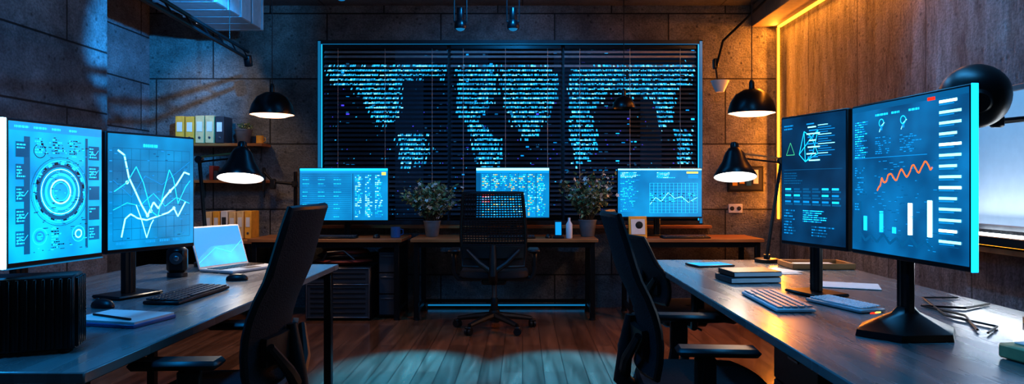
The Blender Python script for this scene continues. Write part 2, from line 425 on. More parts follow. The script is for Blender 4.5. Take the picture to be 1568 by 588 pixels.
def monitor(L,Rr,zc,h,bg,draw,stand,base='flat',edge=None):
    """L,Rr: plan positions of left/right screen edges; stand: plan position of the foot"""
    L=Vector((*L,0));Rr=Vector((*Rr,0)); d=Rr-L; wd=d.length; a=math.atan2(d.y,d.x); c=(L+Rr)/2
    m=MB()
    m.box((0,.012,0),(wd,.024,h),BLK,b=.004)
    m.box((0,.035,0),(wd*.5,.03,h*.5),BLK,b=.01)
    m.add([(-wd/2+.007,-.0005,-h/2+.014),(wd/2-.007,-.0005,-h/2+.014),(wd/2-.007,-.0005,h/2-.007),(-wd/2+.007,-.0005,h/2-.007)],[(0,1,2,3)],bg)
    s=Scr(m,wd-.016,h-.023)
    draw(s)
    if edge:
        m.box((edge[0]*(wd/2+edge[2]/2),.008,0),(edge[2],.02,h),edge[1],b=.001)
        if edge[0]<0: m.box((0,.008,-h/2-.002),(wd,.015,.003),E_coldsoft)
    Mi=(Matrix.Translation((c.x,c.y,zc))@Matrix.Rotation(a,4,'Z')).inverted()
    f=Mi@Vector((stand[0],stand[1],.746)); 
    m.tube([(f.x,f.y,f.z+.01),(f.x,f.y,f.z+ (0-f.z)*.9)],.017,BLK2,n=10)
    m.box((f.x,f.y,f.z+(zc-.746)*.45),(.06,.028,(zc-.746)*.85),BLK2,b=.006)
    m.tube([(f.x,f.y,-.03),(0,.045,-.01)],.016,BLK2,n=8)
    if base=='flat':
        m.box((f.x,f.y,f.z+.008),(.22,.17,.014),BLK2,b=.006)
    else:
        vs=[];k=6
        for r,zz in((.17,0),(.165,.02),(.05,.07),(.03,.09)):
            for i in range(k):
                an=math.pi*2*i/k+.5; vs.append((f.x+r*math.cos(an)*.75,f.y+r*math.sin(an),f.z+zz+.001))
        F=[(j*k+i,j*k+(i+1)%k,(j+1)*k+(i+1)%k,(j+1)*k+i) for j in range(3) for i in range(k)]+[tuple(range(k)),tuple(range(3*k,4*k))]
        m.add(vs,F,BLK2)
        m.box((f.x-.05,f.y-.075,f.z+.062),(.012,.022,.004),E_red,rot=(0,-.4,0)); m.box((f.x-.03,f.y-.075,f.z+.068),(.01,.015,.004),E_yel,rot=(0,-.4,0))
    ob=m.build('computer_monitor',(c.x,c.y,zc),a,recalc=False)
    return ob

S_blue=screenmat('screen_blue',(.001,.14,.36),(.004,.42,.86),1.8,6)
S_mid=screenmat('screen_midblue',(.001,.06,.16),(.003,.22,.48),1.8,5)
S_dark=screenmat('screen_navy',(.001,.035,.10),(.003,.13,.32),1.6,6)
S_darker=screenmat('screen_darknavy',(.001,.014,.04),(.002,.045,.12),1.4,6)
S_tab=screenmat('screen_table',(.002,.12,.30),(.004,.21,.45),1.6,4)

def d_hud(s):
    s.rect(0,0,1,.06,E_mid)
    s.text(.05,.015,.8,.05,1,E_cyan,cols=4)
    s.rect(.14,.1,.2,.95,E_dim); s.rect(.80,.08,.83,.95,E_dim)
    for r,t,mt in((.07,.006,E_cyan),(.09,.012,E_white),(.13,.02,E_cyan),(.15,.003,E_dark),(.17,.006,E_white),(.20,.03,E_dim),(.235,.006,E_cyan),(.26,.003,E_dark)):
        s.ring(.52,.5,r,t,mt)
    for k in range(24): s.ring(.52,.5,.215,.02,E_dark if k%2 else E_cyan,k*15,k*15+9)
    for k in range(5):
        for sgn in(0,1):
            u=.06 if sgn==0 else .84; v=.14+k*.16
            s.rect(u,v,u+.13,v+.11,E_dim if k%2 else S_dark); s.text(u+.01,v+.01,u+.12,v+.1,4,E_cyan)
            s.line([(u+.01,v+.09),(u+.04,v+.05),(u+.08,v+.07),(u+.12,v+.03)],.004,E_cyan)
    s.ring(.3,.83,.06,.006,E_cyan); s.ring(.3,.83,.035,.015,E_mid); s.ring(.3,.2,.05,.006,E_dark)
    s.ring(.72,.83,.06,.006,E_cyan); s.ring(.72,.83,.03,.01,E_white)
    s.text(.25,.1,.8,.22,6,[E_cyan,E_mid,E_dark],cols=3); s.text(.42,.77,.6,.93,8,[E_cyan,E_dark])
    for k in range(160): u,v=U(.22,.8),U(.08,.95); s.rect(u,v,u+U(.01,.05),v+.006,random.choice([E_dark,E_dim,E_mid,E_cyan]))
def d_lines(s):
    s.grid(.05,.12,.95,.93,9,8,E_dim,.003)
    s.line([(.10,.14),(.17,.18),(.22,.38),(.28,.48),(.36,.62),(.43,.72),(.5,.6),(.56,.66),(.62,.57),(.7,.5),(.78,.44),(.88,.32),(.95,.34)],.016,E_white)
    s.line([(.06,.5),(.2,.42),(.3,.28),(.38,.42),(.47,.68),(.55,.73),(.62,.5),(.69,.3),(.74,.38),(.8,.62),(.9,.46),(.96,.4)],.008,E_cyan)
    s.line([(.14,.9),(.18,.74),(.24,.7),(.32,.74),(.42,.76),(.55,.73),(.68,.7),(.75,.66),(.8,.74),(.9,.6)],.014,E_white)
    s.line([(.05,.66),(.2,.6),(.34,.63),(.5,.52),(.64,.64),(.78,.56),(.95,.62)],.006,E_cyan)
    s.line([(.3,.62),(.36,.75),(.42,.92),(.47,.8),(.5,.76)],.009,E_white)
    s.line([(.05,.4),(.25,.55),(.4,.36),(.6,.44),(.95,.22)],.005,E_mid)
    s.text(.38,.06,.62,.12,1,E_cyan); s.text(.08,.93,.9,.98,1,E_mid,cols=5)
    for k in range(9): s.rect(.01,.14+k*.09,.04,.15+k*.09,E_mid)
    for k in range(40): u,v=U(.06,.9),U(.12,.92); s.rect(u,v,u+U(.01,.04),v+.008,random.choice([E_dim,E_mid]))
    for u,v in((.43,.72),(.7,.5),(.75,.66),(.47,.68),(.2,.42)): s.ring(u,v,.012,.01,E_white,n=8)
def d_A(s):
    s.rect(.0,0,1,.035,E_dim); s.rect(.70,.02,.76,.04,E_red)
    s.text(.03,.1,.2,.36,16,[E_cyan,E_mid]); s.text(.24,.06,.7,.09,1,E_cyan,cols=3)
    for u in(.3,.5):
        s.ring(u,.13,.025,.006,E_cyan,n=12); s.line([(u-.02,.19),(u,.15),(u+.03,.13)],.005,E_white); s.rect(u-.01,.15,u+.01,.18,E_mid)
    s.text(.24,.22,.7,.34,9,[E_mid,E_dim],cols=2)
    s.line([(.02,.36),(.7,.36)],.004,E_mid)
    pts=[(.26+.48*i/32,.52-.03*math.sin(i*.95)-.10*i/32+(.07 if i<3 else 0)+U(-.008,.008)) for i in range(33)]
    s.line(pts,.011,E_org)
    s.text(.03,.42,.2,.62,12,[E_mid,E_dim]); s.rect(.02,.66,.1,.95,E_dim); s.text(.03,.67,.1,.94,14,E_mid)
    for u,v in((.14,.78),(.3,.74),(.42,.84),(.56,.68),(.72,.66)):
        s.rect(u-.018,v-.02,u+.018,.86,E_bright if v<.7 else E_cyan)
    for k in range(6): s.line([(.02+k*.12,.93),(.08+k*.12,.87+.02*(k%2)),(.14+k*.12,.93)],.02,E_dim)
    for k in range(14):
        v=.05+k*.063; l=.95 if k%3 else .92
        s.rect(.79,v,l,v+.016,E_white if k%4 else E_bright); s.rect(.79,v+.022,.9,v+.028,E_mid); s.rect(.79,v+.034,.93,v+.039,E_dim)
    for k in range(110): u,v=U(.2,.76),U(.38,.95); s.rect(u,v,u+U(.01,.04),v+.004,random.choice([E_dim,E_mid]))
def d_B(s):
    s.text(.04,.05,.3,.1,2,E_mid)
    s.line([(.08,.3),(.15,.2),(.22,.3),(.08,.3)],.005,E_grn)
    pts=[(.38,.12),(.5,.17),(.6,.12),(.52,.3),(.4,.36),(.3,.3),(.38,.12),(.4,.36),(.6,.3),(.5,.17),(.3,.3)]
    s.line(pts,.006,E_cyan)
    for k in range(12): s.rect(.42+.02*(k%3),.06+k*.026,.54+.03*(k%4),.07+k*.026,E_white if k%2 else E_mid)
    for k in range(14): s.rect(.6,.08+k*.018,.75+.05*(k%3),.085+k*.018,E_white if k%4==0 else E_mid)
    s.rect(.04,.42,.96,.424,E_dim)
    for r in range(3):
        for c in range(6): s.rect(.06+c*.15,.57+r*.05,.16+c*.15,.585+r*.05,random.choice([E_cyan,E_mid,E_dim,E_mid])); s.rect(.06+c*.15,.592+r*.05,.19+c*.15,.605+r*.05,E_dim)
    s.text(.36,.74,.9,.84,6,[E_mid,E_cyan,E_cyan]); s.text(.04,.74,.3,.95,9,[E_mid,E_dim]); s.text(.5,.86,.96,.95,4,[E_mid,E_dim]); s.text(.04,.44,.5,.54,5,E_dim)
def d_tab(s):
    s.rect(0,0,1,.04,E_cyan); s.rect(0,.04,1,.08,E_mid); s.rect(.93,.07,.98,.13,E_yel)
    for r in range(22):
        s.rect(.02,.12+r*.04,.58,.123+r*.04,E_dark)
        if r%3: s.text(.03,.125+r*.04,.56,.15+r*.04,1,E_mid if r%2 else E_cyan,cols=3,fill=.5)
    s.rect(.6,.1,.605,1,E_dark)
    s.text(.63,.12,.97,.95,24,[E_cyan,E_mid,E_white],cols=3)
def d_col(s):
    s.rect(0,0,1,.05,E_white); s.rect(0,.05,1,.1,E_mid); s.rect(.0,.1,.06,1,E_dim)
    s.text(.08,.12,.96,.97,24,[E_white,E_cyan,E_cyan,E_mid,E_mid,E_yel],cols=7,fill=.95)
    s.text(.08,.5,.3,.7,6,[E_red,E_org]); 
    for c in range(6): s.rect(.22+.12*c,.1,.224+.12*c,1,E_dark)
def d_gr(s):
    s.rect(0,0,1,.03,E_white); s.text(.03,.07,.9,.2,5,[E_white,E_cyan],cols=2,fill=.6)
    s.text(.03,.22,.33,.9,20,[E_cyan,E_mid,E_mid])
    s.grid(.38,.3,.95,.92,12,10,E_cyan,.003); s.text(.38,.5,.95,.7,5,[E_mid,E_cyan,E_dark],cols=5)
    s.line([(.38,.75),(.45,.6),(.52,.68),(.6,.5),(.68,.62),(.76,.58),(.84,.7),(.95,.6)],.009,E_white)
    s.rect(.82,.06,.96,.1,E_yel); s.rect(.84,.12,.96,.2,E_mid)
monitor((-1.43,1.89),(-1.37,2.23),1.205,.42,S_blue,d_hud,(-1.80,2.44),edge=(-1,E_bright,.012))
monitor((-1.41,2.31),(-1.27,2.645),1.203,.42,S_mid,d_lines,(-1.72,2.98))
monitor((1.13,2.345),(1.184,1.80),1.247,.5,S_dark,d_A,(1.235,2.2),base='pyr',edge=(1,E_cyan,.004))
monitor((1.03,2.72),(1.128,2.37),1.247,.5,S_darker,d_B,(1.3,3.02))
monitor((-2.11,6.45),(-1.265,6.45),1.145,.51,S_tab,d_tab,(-1.69,6.6))
monitor((-.445,6.47),(.26,6.47),1.16,.49,S_tab,d_col,(-.09,6.62))
monitor((.895,6.45),(1.70,6.45),1.16,.475,S_tab,d_gr,(1.3,6.6))

# ---------------------------------------------------------------- office chair (faces local +Y)
def chair(loc,rz,mesh=False,top=1.15,low=False):
    m=MB()
    for k in range(5):
        a=math.pi*2*k/5+.31; c,s_=math.cos(a),math.sin(a)
        m.tube([(.03*c,.03*s_,.12),(.15*c,.15*s_,.105),(.29*c,.29*s_,.08)],[.032,.026,.018],BLK,n=8)
        m.tube([(.29*c,.29*s_,.09),(.29*c,.29*s_,.06)],.01,BLK2,n=6)
        T=Matrix.Translation((.30*c,.30*s_,.031))@Matrix.Rotation(a+.6*k,4,'Z')
        for o in(-.014,.014): m.cyl((o,0,0),.029,.018,BLK,n=14,rot=(0,math.pi/2,0),M=T)
        m.box((0,0,.03),(.05,.04,.02),BLK,b=.006,M=T)
    m.cyl((0,0,.12),.04,.09,BLK,n=16); m.cyl((0,0,.2),.027,.14,BLK,n=14); m.cyl((0,0,.32),.018,.2,STEEL,n=12)
    m.box((0,-.02,.425),(.18,.26,.05),BLK,b=.012); m.tube([(.08,0,.42),(.22,.02,.41)],.006,BLK,n=6)
    def ring(sc,z,dy=0):
        out=[]
        for i in range(32):
            a=2*math.pi*i/32; c,s_=math.cos(a),math.sin(a)
            x=.255*sc*math.copysign(abs(c)**.5,c); y=.25*sc*math.copysign(abs(s_)**.5,s_)+dy
            out.append((x,y+.02,z-(.035*max(0,(y-.15)/.1) if y>.15 else 0)))
        return out
    rings=[ring(.6,.445),ring(.93,.452),ring(1,.47),ring(1,.495),ring(.95,.515),ring(.7,.52),ring(.05,.512)]
    vs=sum(rings,[]); F=[(j*32+i,j*32+(i+1)%32,(j+1)*32+(i+1)%32,(j+1)*32+i) for j in range(6) for i in range(32)]+[tuple(range(32))]
    m.add(vs,F,FAB,None,True)
    zb=.56
    def back(u,v,off=0.):
        x=(u-.5)*2; wdt=.235*(1-.10*abs(v-.45)*2*(1 if v>.45 else .6))
        yy=-.225+.03*math.sin(math.pi*min(v*1.6,1))-.13*v**1.4+.045*x*x
        return (x*wdt,yy+off,zb+(top-zb)*v)
    loop=[back(i/8,0) for i in range(9)]+[back(1,i/10) for i in range(1,11)]+[back(1-i/8,1) for i in range(1,9)]+[back(0,1-i/10) for i in range(1,10)]
    m.tube(loop,.014,BLK,n=8,closed=True)
    if mesh:
        for j in range(1,30):
            v=j/30; m.tube([back(i/8,v) for i in range(9)],.0055,FAB,n=4)
        for i in range(1,22):
            u=i/22; m.tube([back(u,j/10) for j in range(11)],.0035,FAB,n=4)
        m.grid(lambda u,v:back(.0+u,.0+v*.30,-.004),8,3,FAB,.012)
        m.grid(lambda u,v:back(.02+u*.96,.12+v*.16,-.03),8,3,BLK,.014)
    else:
        m.grid(lambda u,v:back(u,v),10,14,FAB,.026)
        m.grid(lambda u,v:back(.1+u*.8,.12+v*.16,-.03),8,3,BLK,.02)
    m.tube([(0,-.08,.43),(0,-.22,.44),(0,-.285,.5),(0,-.27,.62),(0,-.255,.74)],[.03,.034,.034,.028,.018],BLK,n=10)
    for sg in(-1,1):
        m.tube([(0,-.275,.52),(sg*.10,-.275,.60),(sg*.19,-.24,.70)],[.024,.02,.014],BLK,n=8)
        m.tube([(sg*.1,-.04,.435),(sg*.27,-.04,.44),(sg*.30,-.05,.5),(sg*.30,-.03,.66)],[.018,.022,.022,.018],BLK,n=8)
        m.box((sg*.30,-.03,.60),(.034,.07,.12),BLK,b=.008)
        m.box((sg*.295,.01,.678),(.09,.27,.028),BLK,b=.012)
    return m.build('office_chair',loc,rz)
ch=chair((-.24,5.84,0),0,mesh=True,top=1.17); ch.scale=(1.14,1,1)
chair((-1.07,2.4,0),math.pi/2+.05,top=1.15)
chair((.66,2.56,0),-math.pi/2-.08,top=1.12)
chair((.97,4.08,0),-math.pi/2+.1,top=.93)

# ---------------------------------------------------------------- keyboards etc.
def keyboard(loc,rz,body,key,L=.44,Dp=.15):
    m=MB(); m.box((0,0,.0085),(L,Dp,.014),body,b=.004)
    rows=5;cols=16
    for r in range(rows):
        for c in range(cols):
            if r==0 and 4<=c<=9:
                if c==4: m.box((0-.01,-Dp/2+.02,.0185),(L*.36,.02,.007),key,b=.002)
                continue
            m.box((-L/2+.02+(c+.0)*(L-.04)/(cols-1),-Dp/2+.02+r*(Dp-.04)/(rows-1),.0185+r*.001),((L-.04)/(cols-1)*.82,(Dp-.04)/(rows-1)*.8,.007),key,b=.002)
    return m.build('keyboard',loc,rz)
def mouse(loc,rz):
    m=MB(); m.lathe([(0,0),(.95,0),(1,.15),(.93,.5),(.7,.8),(.35,.97),(0,1)],BLK,20,Matrix.Diagonal((.031,.055,.034,1)))
    m.box((0,.03,.032),(.006,.02,.006),DGR,b=.002)
    return m.build('computer_mouse',loc,rz)
DZ=.7455
KEYB=pm('key_blueblack',(.03,.035,.045),.4)
keyboard((-1.45,2.97,DZ),math.pi/2-.04,BLK,KEYB)
keyboard((1.04,2.80,DZ),-math.pi/2-.02,WHITE,GREYP)
keyboard((1.28,2.72,DZ),-math.pi/2+.3,GREYP,WHITE,L=.3,Dp=.12)
mouse((-1.455,3.48,DZ),1.7); mouse((-1.66,2.70,DZ),1.2)
keyboard((-1.75,6.3,DZ),0,BLK,KEYB); keyboard((-.1,6.3,DZ),0,BLK,KEYB); keyboard((1.5,6.3,DZ),.05,BLK,KEYB)
mouse((.24,6.32,DZ),0); mouse((-1.35,6.32,DZ),0)
m=MB(); m.box((0,0,.006),(.2,.28,.012),BLUEM,b=.002); m.box((.002,0,.016),(.19,.27,.01),PAPER,b=.001)
m.tube([(-.07,-.10,.025),(-.02,.1,.025)],.004,BLK,n=6); m.build('notebook',(-1.42,2.42,DZ),1.35)
m=MB(); m.box((0,0,.009),(.36,.25,.016),GREYP,b=.004)
for r in range(5):
    for c in range(13): m.box((-.15+c*.025,-.01+r*.022,.0185),(.02,.017,.003),BLK)
m.box((0,-.075,.018),(.1,.06,.001),DGR)
T=Matrix.Translation((0,.125,.014))@Matrix.Rotation(math.radians(-20),4,'X')
m.box((0,.004,.125),(.36,.008,.25),GREYP,b=.003,M=T)
m.add([(-.17,-.0008,.012),(.17,-.0008,.012),(.17,-.0008,.24),(-.17,-.0008,.24)],[(0,1,2,3)],S_blue,T)
s=Scr(m,.34,.228); s.M=T; s.pt=lambda u,v:((u-.5)*.34,-.0012-s.k*.00003,.24-v*.228)
s.rect(0,0,1,.5,E_mid); s.line([(0,.9),(.4,.55),(.7,.7),(1,.4)],.015,E_cyan); s.quad([(0,.0),(0,.8),(.3,.5),(.5,0)],E_mid)
m.build('laptop',(-1.62,3.93,DZ),math.radians(66),recalc=False)
m=MB(); m.cyl((0,0,.012),.05,.022,BLK,n=20); m.box((0,0,.09),(.1,.07,.14),BLK2,b=.02); m.cyl((0,-.037,.1),.032,.008,DGR,n=20,rot=(math.pi/2,0,0)); m.ball((0,-.04,.1),(.03,.012,.03),STEEL)
m.build('desk_speaker',(-1.83,3.62,DZ),.3)
# ribbed box (audio amplifier)
m=MB(); m.box((0,0,.115),(.4,.12,.215),BLK,b=.006)
for i in range(19): m.box((-.189+i*.021,-.064,.115),(.009,.01,.2),BLK2,b=.002)
for i in range(5): m.box((.204,-.045+i*.022,.115),(.01,.009,.2),BLK2,b=.002)
for sx in(-.17,.17):
    for sy in(-.04,.04): m.cyl((sx,sy,.004),.014,.008,BLK,n=10)
m.build('ribbed_amplifier',(-1.50,1.95,DZ),.38)
# right desk things
m=MB(); m.box((0,0,.006),(.24,.17,.009),BLK,b=.003); m.box((0,0,.0112),(.22,.15,.001),S_blue); m.build('tablet',(1.13,4.12,DZ),.25)
m=MB(); m.box((0,0,.002),(.3,.21,.002),PAPER); m.box((.03,.02,.0045),(.29,.2,.002),PAPER,rot=(0,0,.2)); m.build('paper_sheets',(1.36,3.80,DZ),.2)
m=MB(); m.box((0,0,.015),(.26,.2,.028),DGR,b=.003); m.box((0,-.002,.015),(.255,.2,.02),PAPER); m.box((.01,0,.044),(.25,.19,.026),BLK,b=.003); m.box((.012,-.002,.044),(.245,.19,.018),PAPER); m.build('stacked_books',(1.14,3.46,DZ),.12)
m=MB(); m.box((0,0,.006),(.36,.24,.01),SHELF,b=.003)
for a,b_,c,d in((0,.115,.36,.012),(0,-.115,.36,.012),(.175,0,.012,.24),(-.175,0,.012,.24)): m.box((a,b_,.02),(c,d,.03),SHELF,b=.003)
m.box((0,0,.016),(.22,.15,.01),PAPER); m.build('wooden_tray',(1.73,4.03,DZ))
m=MB(); m.box((0,0,.003),(.28,.2,.003),PAPER); m.build('paper_sheets',(1.56,3.28,DZ),-.4)
m=MB(); m.box((0,0,.022),(.16,.12,.04),CREAM,b=.006); m.box((0,0,.045),(.1,.07,.004),PAPER,b=.001); m.build('card_box',(1.42,1.87,DZ),.2)
m=MB(); m.tube([(1.50,2.25,.752),(1.62,2.5,.752),(1.58,2.7,.752),(1.72,2.65,.752),(1.88,2.75,.752)],.0045,BLK,n=6); m.tube([(1.5,2.2,.752),(1.6,2.3,.752),(1.55,2.5,.752),(1.7,2.9,.752),(1.85,2.9,.752)],.004,BLK,n=6); m.build('cable')
# under desk pedestals
def pedestal(loc,sz,rz=0,n=3):
    m=MB(); x,y,z=sz; m.box((0,0,z/2+.01),(x,y,z-.02),BLK2,b=.004)
    for i in range(n):
        zz=.03+(z-.05)*(i+.5)/n; m.box((0,-y/2-.006,zz),(x-.02,.012,(z-.05)/n-.012),DGR,b=.003); m.box((0,-y/2-.016,zz+(z-.05)/n*.3),(.12,.01,.012),STEEL,b=.002)
    for sx in(-1,1):
        for sy in(-1,1): m.cyl((sx*(x/2-.04),sy*(y/2-.04),.012),.015,.022,BLK,n=8)
    return m.build('drawer_pedestal',loc,rz)
pedestal((1.55,3.3,0),(.55,.45,.64),-math.pi/2)
pedestal((-1.25,6.5,0),(.17,.36,.64))
# server box
m=MB(); m.box((0,0,.25),(.6,.4,.48),BLK2,b=.006); m.box((0,-.203,.25),(.56,.01,.44),DGR,b=.003)
for i in range(9): m.box((0,-.21,.07+i*.045),(.5,.008,.012),BLK,b=.001)
for x in(-.285,.285): m.box((x,-.21,.25),(.012,.012,.46),STEEL,b=.002)
for z in(.03,.33,.475): m.box((0,-.212,z),(.56,.01,.01),STEEL,b=.002)
for i in range(5): m.box((-.2+i*.03,-.214,.4),(.008,.004,.006),E_cyan)
for sx in(-.25,.25):
    for sy in(-.15,.15): m.cyl((sx,sy,.006),.02,.012,BLK,n=8)
m.build('server_cabinet',(-1.68,6.42,0))
m=MB()
for i,(r,z,mt) in enumerate(((.28,.035,REDC),(.26,.085,BLK),(.22,.12,REDC))):
    m.lathe([(0,-.5),(.85,-.45),(1,0),(.9,.4),(.5,.5),(0,.5)],mt,24,Matrix.Translation((i*.01,0,z))@Matrix.Diagonal((r,.17,.05,1)))
m.tube([(-.15,-.17,.05),(-.1,-.19,.13),(.05,-.19,.14),(.14,-.17,.06)],.01,BLK,n=6)
m.build('folded_bag',(-1.68,6.42,.491))

# ---------------------------------------------------------------- shelves and binders
m=MB(); m.box((0,0,0),(.88,.24,.028),SHELF,b=.003)
for x in(-.35,.35): m.tube([(x,.11,-.16),(x,.11,-.016),(x,-.08,-.016)],.007,BLK,n=6)
m.build('wall_shelf',(-2.98,6.775,1.63))
m=MB(); m.box((0,0,0),(.8,.24,.028),SHELF,b=.003)
for x in(-.3,.3): m.tube([(x,.11,-.16),(x,.11,-.016),(x,-.08,-.016)],.007,BLK,n=6)
m.build('wall_shelf',(-2.9,6.775,1.27))
m=MB(); m.box((0,0,.70),(1.15,.5,.03),SHELF,b=.003)
for x in(-.54,.54): m.box((x,0,.343),(.03,.46,.684),BLK2,b=.003)
m.box((0,0,.35),(1.05,.44,.02),SHELF); m.box((0,.22,.35),(1.05,.01,.66),BLK2); m.build('low_bookcase',(-3.1,6.62,0))
def binders(loc,n,w=.075,h=.27,cols=None):
    m=MB()
    for i in range(n):
        c=(cols or [CREAM,YEL])[i%len(cols or [1,2])]; hh=h*U(.96,1.02)
        m.box((i*(w+.012),0,hh/2),(w,.2,hh),c,b=.004); m.box((i*(w+.012),-.102,hh*.6),(w*.6,.003,hh*.35),PAPER if c!=PAPER else DGR)
        m.cyl((i*(w+.012),-.103,hh*.2),.012,.004,STEEL,n=12,rot=(math.pi/2,0,0))
    return m.build('row_of_binders',loc)
binders((-3.34,6.75,1.645),5,cols=[YEL,YEL,CREAM,CREAM,DGR],w=.085)
binders((-3.04,6.70,.7165),6,w=.065,cols=[CREAM,YEL,PAPER,CREAM])
m=MB()
for i in range(9): h=U(.09,.15); m.box((i*.045,0,h/2),(.038,.15,h),random.choice([DGR,REDC,BLK,CREAM,BLUEM]),b=.003)
m.build('row_of_books',(-3.05,6.76,1.285))
def pottedplant(name,loc,rx,rz_,nl,pr,ph,flowers=True,ls=.035):
    m=MB()
    m.lathe([(0,0),(pr*.7,0),(pr*.75,.005),(pr,ph),(pr*1.05,ph),(pr*1.05,ph+.012),(pr*.92,ph+.012),(pr*.9,ph-.02),(0,ph-.02)],POT,20)
    for i in range(int(nl/12)):
        a=U(0,6.28); r=U(.1,1)**.6; tip=Vector((rx*r*math.cos(a),min(rx*.7*r*math.sin(a),.17),ph+rz_*(.35+.65*U(.2,1)*(1.1-.4*r))))
        b0=Vector((U(-.5,.5)*pr,U(-.5,.5)*pr,ph-.02)); mid=b0.lerp(tip,.5)+Vector((0,0,.04))
        m.tube([b0,mid,tip],[.003,.0025,.0012],STEM,n=4)
        for k in range(13):
            t=U(.25,1.05); p=(b0.lerp(mid,t*2) if t<.5 else mid.lerp(tip,(t-.5)*2))+Vector((U(-1,1),U(-1,1),U(-1,1)))*.022
            T=Matrix.Translation(p)@Euler((U(-1,1.2),U(-1,1),U(0,6.28))).to_matrix().to_4x4(); l=ls*U(.6,1.3); wv=l*.34
            if flowers and R()<.25:
                for q in range(5):
                    an=q*1.256; m.add([(0,0,0),(.015*math.cos(an-.4),.015*math.sin(an-.4),.004),(.022*math.cos(an),.022*math.sin(an),.003),(.015*math.cos(an+.4),.015*math.sin(an+.4),.004)],[(0,1,2,3)],FLOW,T)
            else:
                m.add([(0,0,0),(l*.35,wv,.004),(l,0,-.004),(l*.35,-wv,.004),(l*.5,0,-.005)],[(0,4,1),(1,4,2),(2,4,3),(3,4,0)],LEAF if R()<.6 else LEAF2,T)
    return m.build(name,loc,recalc=False)
pottedplant('potted_flowering_plant',(-.86,6.5,DZ),.29,.40,900,.08,.14,ls=.045)
pottedplant('potted_flowering_plant',(.62,6.5,DZ),.27,.50,900,.085,.15,ls=.045)
pottedplant('potted_succulent',(-2.76,6.76,1.6445),.07,.06,80,.08,.13,False,.03)
m=MB(); m.lathe([(0,0),(.03,0),(.035,.005),(.035,.08),(.031,.08),(.03,.01),(0,.01)],YEL,18); m.tube([(.034,0,.065),(.055,0,.06),(.055,0,.03),(.034,0,.02)],.004,YEL,n=6); m.build('coffee_mug',(-2.6,6.76,1.6445))
m=MB(); m.lathe([(0,0),(.04,0),(.045,.005),(.045,.1),(.04,.1),(.039,.01),(0,.01)],BLUEM,18); m.tube([(.044,0,.08),(.07,0,.075),(.07,0,.035),(.044,0,.025)],.005,BLUEM,n=6); m.build('coffee_mug',(-1.18,6.35,DZ))
m=MB(); m.lathe([(0,0),(.028,0),(.03,.005),(.03,.13),(.012,.16),(.012,.19),(0,.19)],WHITE,16); m.build('water_bottle',(.43,6.28,DZ))
m=MB(); m.box((0,0,.1),(.17,.02,.2),YEL,b=.004,rot=(-.12,0,0)); m.box((0,-.012,.105),(.13,.004,.14),PAPER,rot=(-.12,0,0)); m.lathe([(0,-.5),(.5,0),(0,.5)],BLK,12,Matrix.Translation((.01,-.016,.12))@Matrix.Rotation(1.57,4,'X')@Matrix.Diagonal((.07,.07,.004,1)))
m.box((0,.05,.06),(.03,.1,.01),YEL,rot=(.9,0,0)); m.build('desk_calendar',(1.06,6.28,DZ+.002),.1)
m=MB(); m.box((0,0,.01),(.1,.08,.018),BLK,b=.004); m.box((0,.01,.09),(.07,.012,.15),BLK,b=.004,rot=(-.2,0,0)); m.box((0,0,.09),(.055,.004,.12),E_mid,rot=(-.2,0,0)); m.build('phone_dock',(.33,6.28,DZ))
# framed pictures / outlets on the back wall right
m=MB(); m.box((0,0,0),(.36,.02,.26),BLK,b=.003); m.box((0,-.012,0),(.32,.003,.22),DGR)
for i in range(4): m.box((-.11+i*.07,-.015,.02*(i%2)),(.05,.003,.14),random.choice([CREAM,PAPER,BLUEM,YEL]))
m.build('pinboard',(2.25,6.888,1.3))
m=MB(); m.box((0,0,0),(.14,.012,.09),WHITE,b=.003)
for x in(-.035,.035): m.cyl((x,-.007,0),.022,.004,DGR,n=14,rot=(math.pi/2,0,0))
m.build('wall_outlet',(2.15,6.892,1.0))
m=MB(); m.box((0,0,.01),(.1,.1,.018),BLK,b=.004); m.tube([(0,0,.01),(0,0,.62)],.018,BLK2,n=10)
m.tube([(0,-.02,.5),(-.2,-.05,.52),(-.3,-.02,.62)],.014,BLK2,n=8); m.box((0,-.02,.5),(.05,.06,.06),BLK,b=.008); m.box((-.3,-.02,.55),(.03,.03,.22),BLK,b=.006); m.box((-.2,-.05,.5),(.05,.05,.1),BLK,b=.008)
m.build('monitor_arm',(-2.2,6.62,DZ))

